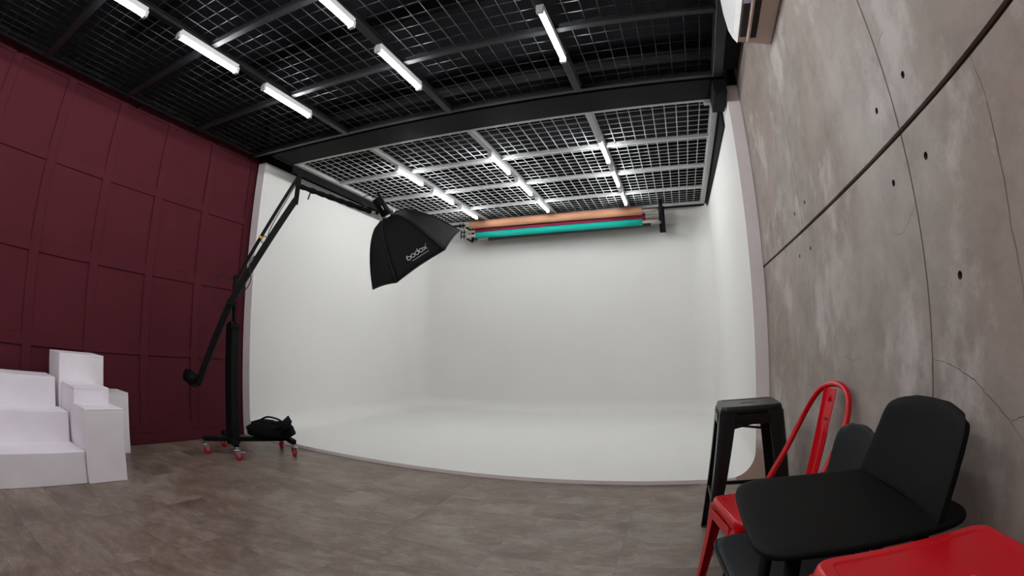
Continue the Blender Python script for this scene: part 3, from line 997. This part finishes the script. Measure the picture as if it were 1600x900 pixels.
for sx_, nm, lb in ((-0.13, 0, 'black hook bracket holding the right ends of the backdrop rolls'), (-3.185, 1, 'black hook bracket holding the left ends of the backdrop rolls')):
    t = empty('backdrop_bracket', (sx_, 7.2, 2.9))
    tag(t, lb, 'bracket', 'backdrop roll brackets')
    if nm == 0:
        MB().box((-.045, .02, -.20), (.045, .05, .24), .006, 2).build('back_plate', MT['blackmetal'], t)
        a = [(0, -.26, .23), (0, -.27, .10), (.005, -.24, .0), (.015, -.19, -.12), (.02, -.10, -.20)]
        MB().tube(spline(a), .03, 10).build('hook_plate', MT['blackmetal'], t)
        for zz, yy in ((.10, -.24), (.02, -.14), (-.06, -.20)):
            MB().bar((0, .03, zz - .04), (0, yy, zz - .03), .03, .03, .004).build('hook_arm', MT['blackmetal'], t)
    else:
        MB().box((-.02, .02, -.10), (.02, .05, .22), .004, 2).build('back_plate', MT['blackmetal'], t)
        for zz, yy in ((.112, -.23), (.02, -.13), (-.065, -.19)):
            MB().bar((0, .03, zz - .05), (0, yy, zz - .045), .022, .022, .004).build('hook_arm', MT['blackmetal'], t)

# ------------------------------------------------------------------ air conditioner
ac = empty('air_conditioner', (XR, 1.9, 2.62))
tag(ac, 'white split air conditioner mounted high on the concrete wall', 'air conditioner')
AY0, AY1 = -.62, .46
body = [(-.005, .012), (-.188, .045), (-.205, .10), (-.21, .33), (-.15, .37), (-.005, .37)]
MB().loft([[Vector((x, y, z)) for x, z in body] for y in (AY0, AY1 - .003)], smooth=False).build('body', MT['acbeige'], ac)
prof = [(-.192, .040), (-.212, .075), (-.226, .128), (-.231, .25), (-.226, .36), (-.205, .385), (-.195, .38), (-.2115, .33), (-.2065, .10), (-.1895, .046)]
MB().loft([[Vector((x, y, z)) for x, z in prof] for y in (AY0, AY1)], smooth=False).build('front_panel', MT['acwhite'], ac)
def under(x0, x1, y0, y1, dz):
    z = lambda x: .012 + (.045 - .012) * (x + .005) / (-.183)
    return [[Vector((x0, y, z(x0) - dz)), Vector((x1, y, z(x1) - dz))] for y in (y0, y1)]
for x0, x1 in ((-.182, -.148), (-.128, -.092)):
    zc = .012 + (.045 - .012) * ((x0 + x1) / 2 + .005) / (-.183)
    MB().box((x0, AY0 + .05, zc - .006), (x1, AY1 - .06, zc + .03), .002, 1).build('vent_slot', MT['acdark'], ac)
zc = .012 + (.045 - .012) * (-.138 + .005) / (-.183)
MB().box((-.146, AY0 + .04, zc - .022), (-.131, AY1 - .035, zc - .003), .003, 1).build('louvre', MT['acbeige'], ac)
k0 = .012 + (.045 - .012) * (-.11 + .005) / (-.183)
for k in range(14):
    MB().box((-.124, AY1 - .09 - k * .022, k0 - .0085), (-.096, AY1 - .087 - k * .022, k0 - .0055)).build('vane', MT['acdark'], ac)
MB().box((-.190, .04, .018), (-.150, .075, .0195)).build('sticker', MT['sticker'], ac)

# ------------------------------------------------------------------ metal bar stools and chair
def leg_L(mb, top, bot, sx_, sy, wt, wb, th=.004):
    """folded-sheet leg: L section with a rounded outer corner; sx_, sy give the outward signs"""
    def sec(p, w):
        r = w * .28
        out = []
        for k in range(7):
            a = (PI / 2) * k / 6
            out.append((r - r * math.cos(a), r - r * math.sin(a)))   # from (0,r) to (r,0)
        pts = [(0, w)] + [(u, v) for u, v in [(r - r * math.cos(PI / 2 * k / 6), r - r * math.sin(PI / 2 * k / 6)) for k in range(7)]] + [(w, 0)]
        inner = [(w, th), (r + th * .3, th * 1.2), (th * 1.2, r + th * .3), (th, w)]
        return [Vector((p[0] - sx_ * u, p[1] - sy * v, p[2])) for u, v in pts + inner]
    loops = []
    for t in (0, .5, 1):
        p = [a + (b - a) * t for a, b in zip(top, bot)]
        loops.append(sec(p, wt + (wb - wt) * t))
    mb.loft(loops, smooth=False)

def seat_pan(mb, w, d, r, z, slot=None, skirt=.05, taper=.012):
    N = 8
    rr = lambda ww, dd, rad, zz: rounded_rect(ww, dd, rad, N, zz)
    loops = [rr(w + taper, d + taper, r + .004, z - skirt), rr(w, d, r, z - .012), rr(w - .006, d - .006, r - .002, z - .003), rr(w - .018, d - .018, r - .006, z), rr(w - .05, d - .05, max(r - .02, .01), z), rr(w - .058, d - .058, max(r - .022, .008), z - .003)]
    if slot:
        loops.append(rr(slot[0], slot[1], min(slot) / 2 - .001, z - .003))
        loops.append(rr(slot[0] - .004, slot[1] - .004, min(slot) / 2 - .003, z - .012))
        rows = [[mb.bm.verts.new(p) for p in lp] for lp in loops]
    else:
        rows = [[mb.bm.verts.new(p) for p in lp] for lp in loops]
        mb.bm.faces.new(rows[-1])
    for a, b in zip(rows, rows[1:]):
        n = len(a)
        for k in range(n):
            f = mb.bm.faces.new((a[k], a[(k + 1) % n], b[(k + 1) % n], b[k]))
            f.smooth = a is not rows[3] and a is not rows[5]

def bar_stool(loc, rz, m, label, h=.757, w=.325):
    t = empty('bar_stool', loc, rz)
    tag(t, label, 'stool', 'sheet metal bar stools')
    mb = MB()
    seat_pan(mb, w - .01, w - .01, .035, h, (.085, .022), .045, .014)
    o = mb.build('seat', m, t)
    solidify(o, .003)
    s = w / 2
    for sx_, sy in ((1, 1), (1, -1), (-1, 1), (-1, -1)):
        mb = MB()
        leg_L(mb, (sx_ * (s + .001), sy * (s + .001), h - .03), (sx_ * (s + .062), sy * (s + .062), .004), sx_, sy, .085, .046)
        o = mb.build('leg', m, t)
        MB().box((sx_ * (s + .060) - .024 - sx_ * .022, sy * (s + .060) - .024 - sy * .022, 0), (sx_ * (s + .060) + .024 - sx_ * .022, sy * (s + .060) + .024 - sy * .022, .012), .003, 1).build('rubber_foot', MT['piping'], o)
    q = s + .006
    for a, b in (((-q, -q), (q, -q)), ((q, -q), (q, q)), ((q, q), (-q, q)), ((-q, q), (-q, -q))):
        ax = Vector((b[0] - a[0], b[1] - a[1], 0)).normalized()
        A, B = Vector((a[0], a[1], 0)) + ax * .075, Vector((b[0], b[1], 0)) - ax * .075
        MB().bar(A + Vector((0, 0, h - .066)), B + Vector((0, 0, h - .066)), .004, .050, .001).build('apron', m, t)
    zb = h - .125
    for s1 in (1, -1):
        MB().bar((-(s - .015), -s1 * (s - .015), zb + (.006 if s1 > 0 else -.006)), (s - .015, s1 * (s - .015), zb + (.006 if s1 > 0 else -.006)), .018, .010, .002).build('cross_brace', m, t)
    zf = .27
    e = s + .062 * (h - .03 - zf) / (h - .034) - .012
    for a, b in (((-e, -e), (e, -e)), ((e, -e), (e, e)), ((e, e), (-e, e)), ((-e, e), (-e, -e))):
        MB().bar((a[0], a[1], zf), (b[0], b[1], zf), .016, .022, .003).build('footrest', m, t)
    return t

bar_stool((0.366, 2.615, 0), 0.0, MT['gunmetal'], 'black metal bar stool standing by the corner of the cyclorama', .76, .325)
bar_stool((0.375, 0.555, 0), 0.03, MT['redgloss'], 'red metal bar stool in the foreground with a slotted square seat', .76, .335)

def metal_chair(loc, rz, m, label):
    """local axes: front is -x, width along y"""
    t = empty('metal_chair', loc, rz)
    tag(t, label, 'chair')
    h, w, dp = .452, .345, .35
    mb = MB()
    seat_pan(mb, dp, w, .04, h, None, .042, .012)
    o = mb.build('seat', m, t)
    solidify(o, .003)
    sxx, syy = dp / 2, w / 2
    for s1 in (1, -1):
        mb = MB()
        leg_L(mb, (-(sxx + .004), s1 * (syy + .004), h - .03), (-(sxx + .045), s1 * (syy + .03), .004), -1, s1, .075, .04)
        mb.build('leg', m, t)
        mb = MB()
        leg_L(mb, (sxx + .004, s1 * (syy + .004), h - .03), (sxx + .075, s1 * (syy + .02), .004), 1, s1, .07, .04)
        mb.build('leg', m, t)
    for a, b in (((-sxx - .008, -syy), (-sxx - .008, syy)), ((sxx + .008, -syy), (sxx + .008, syy))):
        MB().bar((a[0], a[1] + .06, h - .06), (b[0], b[1] - .06, h - .06), .004, .04, .001).build('apron', m, t)
    for s1 in (1, -1):
        MB().bar((-sxx + .06, s1 * (syy + .008), h - .06), (sxx - .06, s1 * (syy + .008), h - .06), .004, .04, .001).build('apron', m, t)
    # hoop back of bent tube
    c = []
    for s1 in (1, -1):
        side = [(.04, s1 * (syy + .012), .40), (.09, s1 * (syy + .014), .50), (.165, s1 * (syy + .012), .62), (.235, s1 * (syy + .004), .745), (.272, s1 * (syy - .028), .825), (.292, s1 * (syy - .085), .872)]
        c += side if s1 > 0 else side[::-1]
    c.insert(6, (.299, 0, .887))
    MB().tube(spline(c, 6), .0125, 12).build('back_hoop', m, t)
    # central splat, fluted sheet
    mb = MB()
    rows = []
    for k in range(11):
        f = k / 10
        x = .172 + (.284 - .172) * f
        z = .415 + (.872 - .415) * f
        wd = .070 + .034 * f
        fl_ = .006 if f < .68 else 0
        row = []
        for i, u in enumerate((-1, -.72, -.6, -.14, 0, .14, .6, .72, 1)):
            dxx = (fl_ if i in (2, 3, 5, 6) else 0) - .012 * abs(u) ** 3
            row.append(mb.bm.verts.new((x + dxx, u * wd / 2, z)))
        rows.append(row)
    for a, b in zip(rows, rows[1:]):
        for k in range(len(a) - 1):
            mb.bm.faces.new((a[k], a[k + 1], b[k + 1], b[k]))
    o = mb.build('splat', m, t)
    solidify(o, .003, 0)
    def sp(u, z):
        f = (z - .415) / (.872 - .415)
        return Vector((.172 + .112 * f - .004, u, z))
    em = MB()
    tri = [sp(-.011, .822), sp(0, .842), sp(.011, .822)]
    em.tube([tri[0], tri[1], tri[2]], .0022, 6)
    em.tube([sp(-.006, .829), sp(.006, .829)], .0018, 6)
    em.build('stamped_mark', m, o)
    em = MB().box((-.003, -.014, -.0045), (.003, .014, .0045), .002, 1, Matrix.Translation(sp(0, .755)))
    em.build('splat_slot', MT['seam'], o)
    return t
metal_chair((0.345, 1.885, 0), math.radians(12), MT['redgloss'], 'red metal chair with hoop back beside the concrete wall')

# ------------------------------------------------------------------ moulded shell seats
def sheet(mb, f, nu, nv):
    V = [[mb.bm.verts.new(f(i / nu, j / nv)) for i in range(nu + 1)] for j in range(nv + 1)]
    for a, b in zip(V, V[1:]):
        for k in range(nu):
            mb.bm.faces.new((a[k], a[k + 1], b[k + 1], b[k])).smooth = True

def sq_disc(u, v):
    """unit square -> superellipse disc, keeps a grid"""
    x, y = 2 * u - 1, 2 * v - 1
    n = 6.0
    m_ = max(abs(x), abs(y))
    if m_ < 1e-9:
        return 0.0, 0.0
    l = (abs(x) ** n + abs(y) ** n) ** (1 / n)
    return x * m_ / l, y * m_ / l

def shell_seat(name, t, m, zs, xf, xb, wf_, wb_, dish, th):
    mb = MB()
    def f(u, v):
        a, b = sq_disc(u, v)
        x = (xf + xb) / 2 + a * (xb - xf) / 2
        wdt = wf_ + (wb_ - wf_) * (a + 1) / 2
        y = b * wdt / 2
        z = zs - dish * (1 - min(1, (a * a * .5 + b * b)) ) - .014 * max(0, -a - .55) ** 2 * 3
        return (x, y, z)
    sheet(mb, f, 20, 20)
    o = mb.build(name, m, t)
    solidify(o, th)
    bv = o.modifiers.new('edge', 'BEVEL')
    bv.width = th * .35
    bv.segments = 2
    return o

def shell_back(name, t, m, x0, x1, z0, z1, w0, w1, curve, th, ex=3.2):
    mb = MB()
    def f(u, v):
        # v: bottom..top, u: across; rounded top corners
        b = 2 * u - 1
        wdt = w0 + (w1 - w0) * v
        top = max(0.0, (v - .62) / .38)
        lim = (1 - top ** ex) ** (1 / ex) if top < 1 else 0.0
        ww = wdt * (.52 + .48 * lim) if ex < 4 else wdt * (.60 + .40 * lim)
        y = b * ww / 2
        zz = z0 + (z1 - z0) * (v if v < .62 else .62 + .38 * (1 - (1 - (v - .62) / .38) ** 1.25))
        zz -= .020 * (abs(b) ** 3) * max(0, v - .55) / .45
        x = x0 + (x1 - x0) * v - curve * (b * b) * (ww / wdt) ** 2
        return (x, y, zz)
    sheet(mb, f, 20, 22)
    o = mb.build(name, m, t)
    solidify(o, th, 0)
    bv = o.modifiers.new('edge', 'BEVEL')
    bv.width = th * .35
    bv.segments = 2
    return o

# counter stool with a shell seat: front towards -x
cs = empty('counter_stool', (0.36, 1.03, 0), math.radians(0))
tag(cs, 'charcoal shell-seat counter stool with low back in the foreground', 'stool')
shell_seat('seat', cs, MT['shell'], .735, -.222, .222, .50, .47, .010, .014)
shell_back('backrest', cs, MT['shell'], .150, .222, .728, .930, .45, .39, .022, .013, 4.2)
for xa, ya, xb, yb in ((-.13, .115, -.165, .13), (-.13, -.13, -.165, -.19), (.14, .10, .18, .12), (.14, -.13, .18, -.18)):
    MB().tube([(xa, ya, .715), (xb, yb, 0.0)], .016, 12, True, [.0175, .012]).build('leg', MT['blackmetal'], cs)
MB().tube([(-.154, .125, .25), (-.154, -.17, .25)], .009, 8).build('footrest', MT['blackmetal'], cs)
MB().box((-.16, -.15, .7085), (.17, .135, .7165), .003, 1).build('under_frame', MT['blackmetal'], cs)

# low chair with blue-black seat and back, beside the red chair
bc = empty('side_chair', (0.358, 1.442, 0), math.radians(7))
tag(bc, 'blue-black vinyl chair squeezed between the red chair and counter stool', 'chair')
shell_seat('seat', bc, MT['blueseat'], .437, -.215, .21, .425, .40, .012, .03)
MB().tube(spline([(-.16, .209, .424), (-.208, .17, .420), (-.217, .0, .418), (-.208, -.17, .420), (-.16, -.209, .424)], 6), .005, 8).build('seat_piping', MT['blueseat'], bc)
shell_back('backrest', bc, MT['blueseat'], .165, .212, .45, .808, .40, .265, .012, .016)
for sx_, sy in ((-1, 1), (-1, -1), (1, 1), (1, -1)):
    MB().tube([(sx_ * .15, sy * .14, .405), (sx_ * .20, sy * .185, 0)], .014, 10, True, [.016, .011]).build('leg', MT['blackmetal'], bc)
for sy in (-1, 1):
    MB().bar((.15, sy * .10, .40), (.178, sy * .10, .56), .03, .008, .002).build('back_support', MT['blackmetal'], bc)
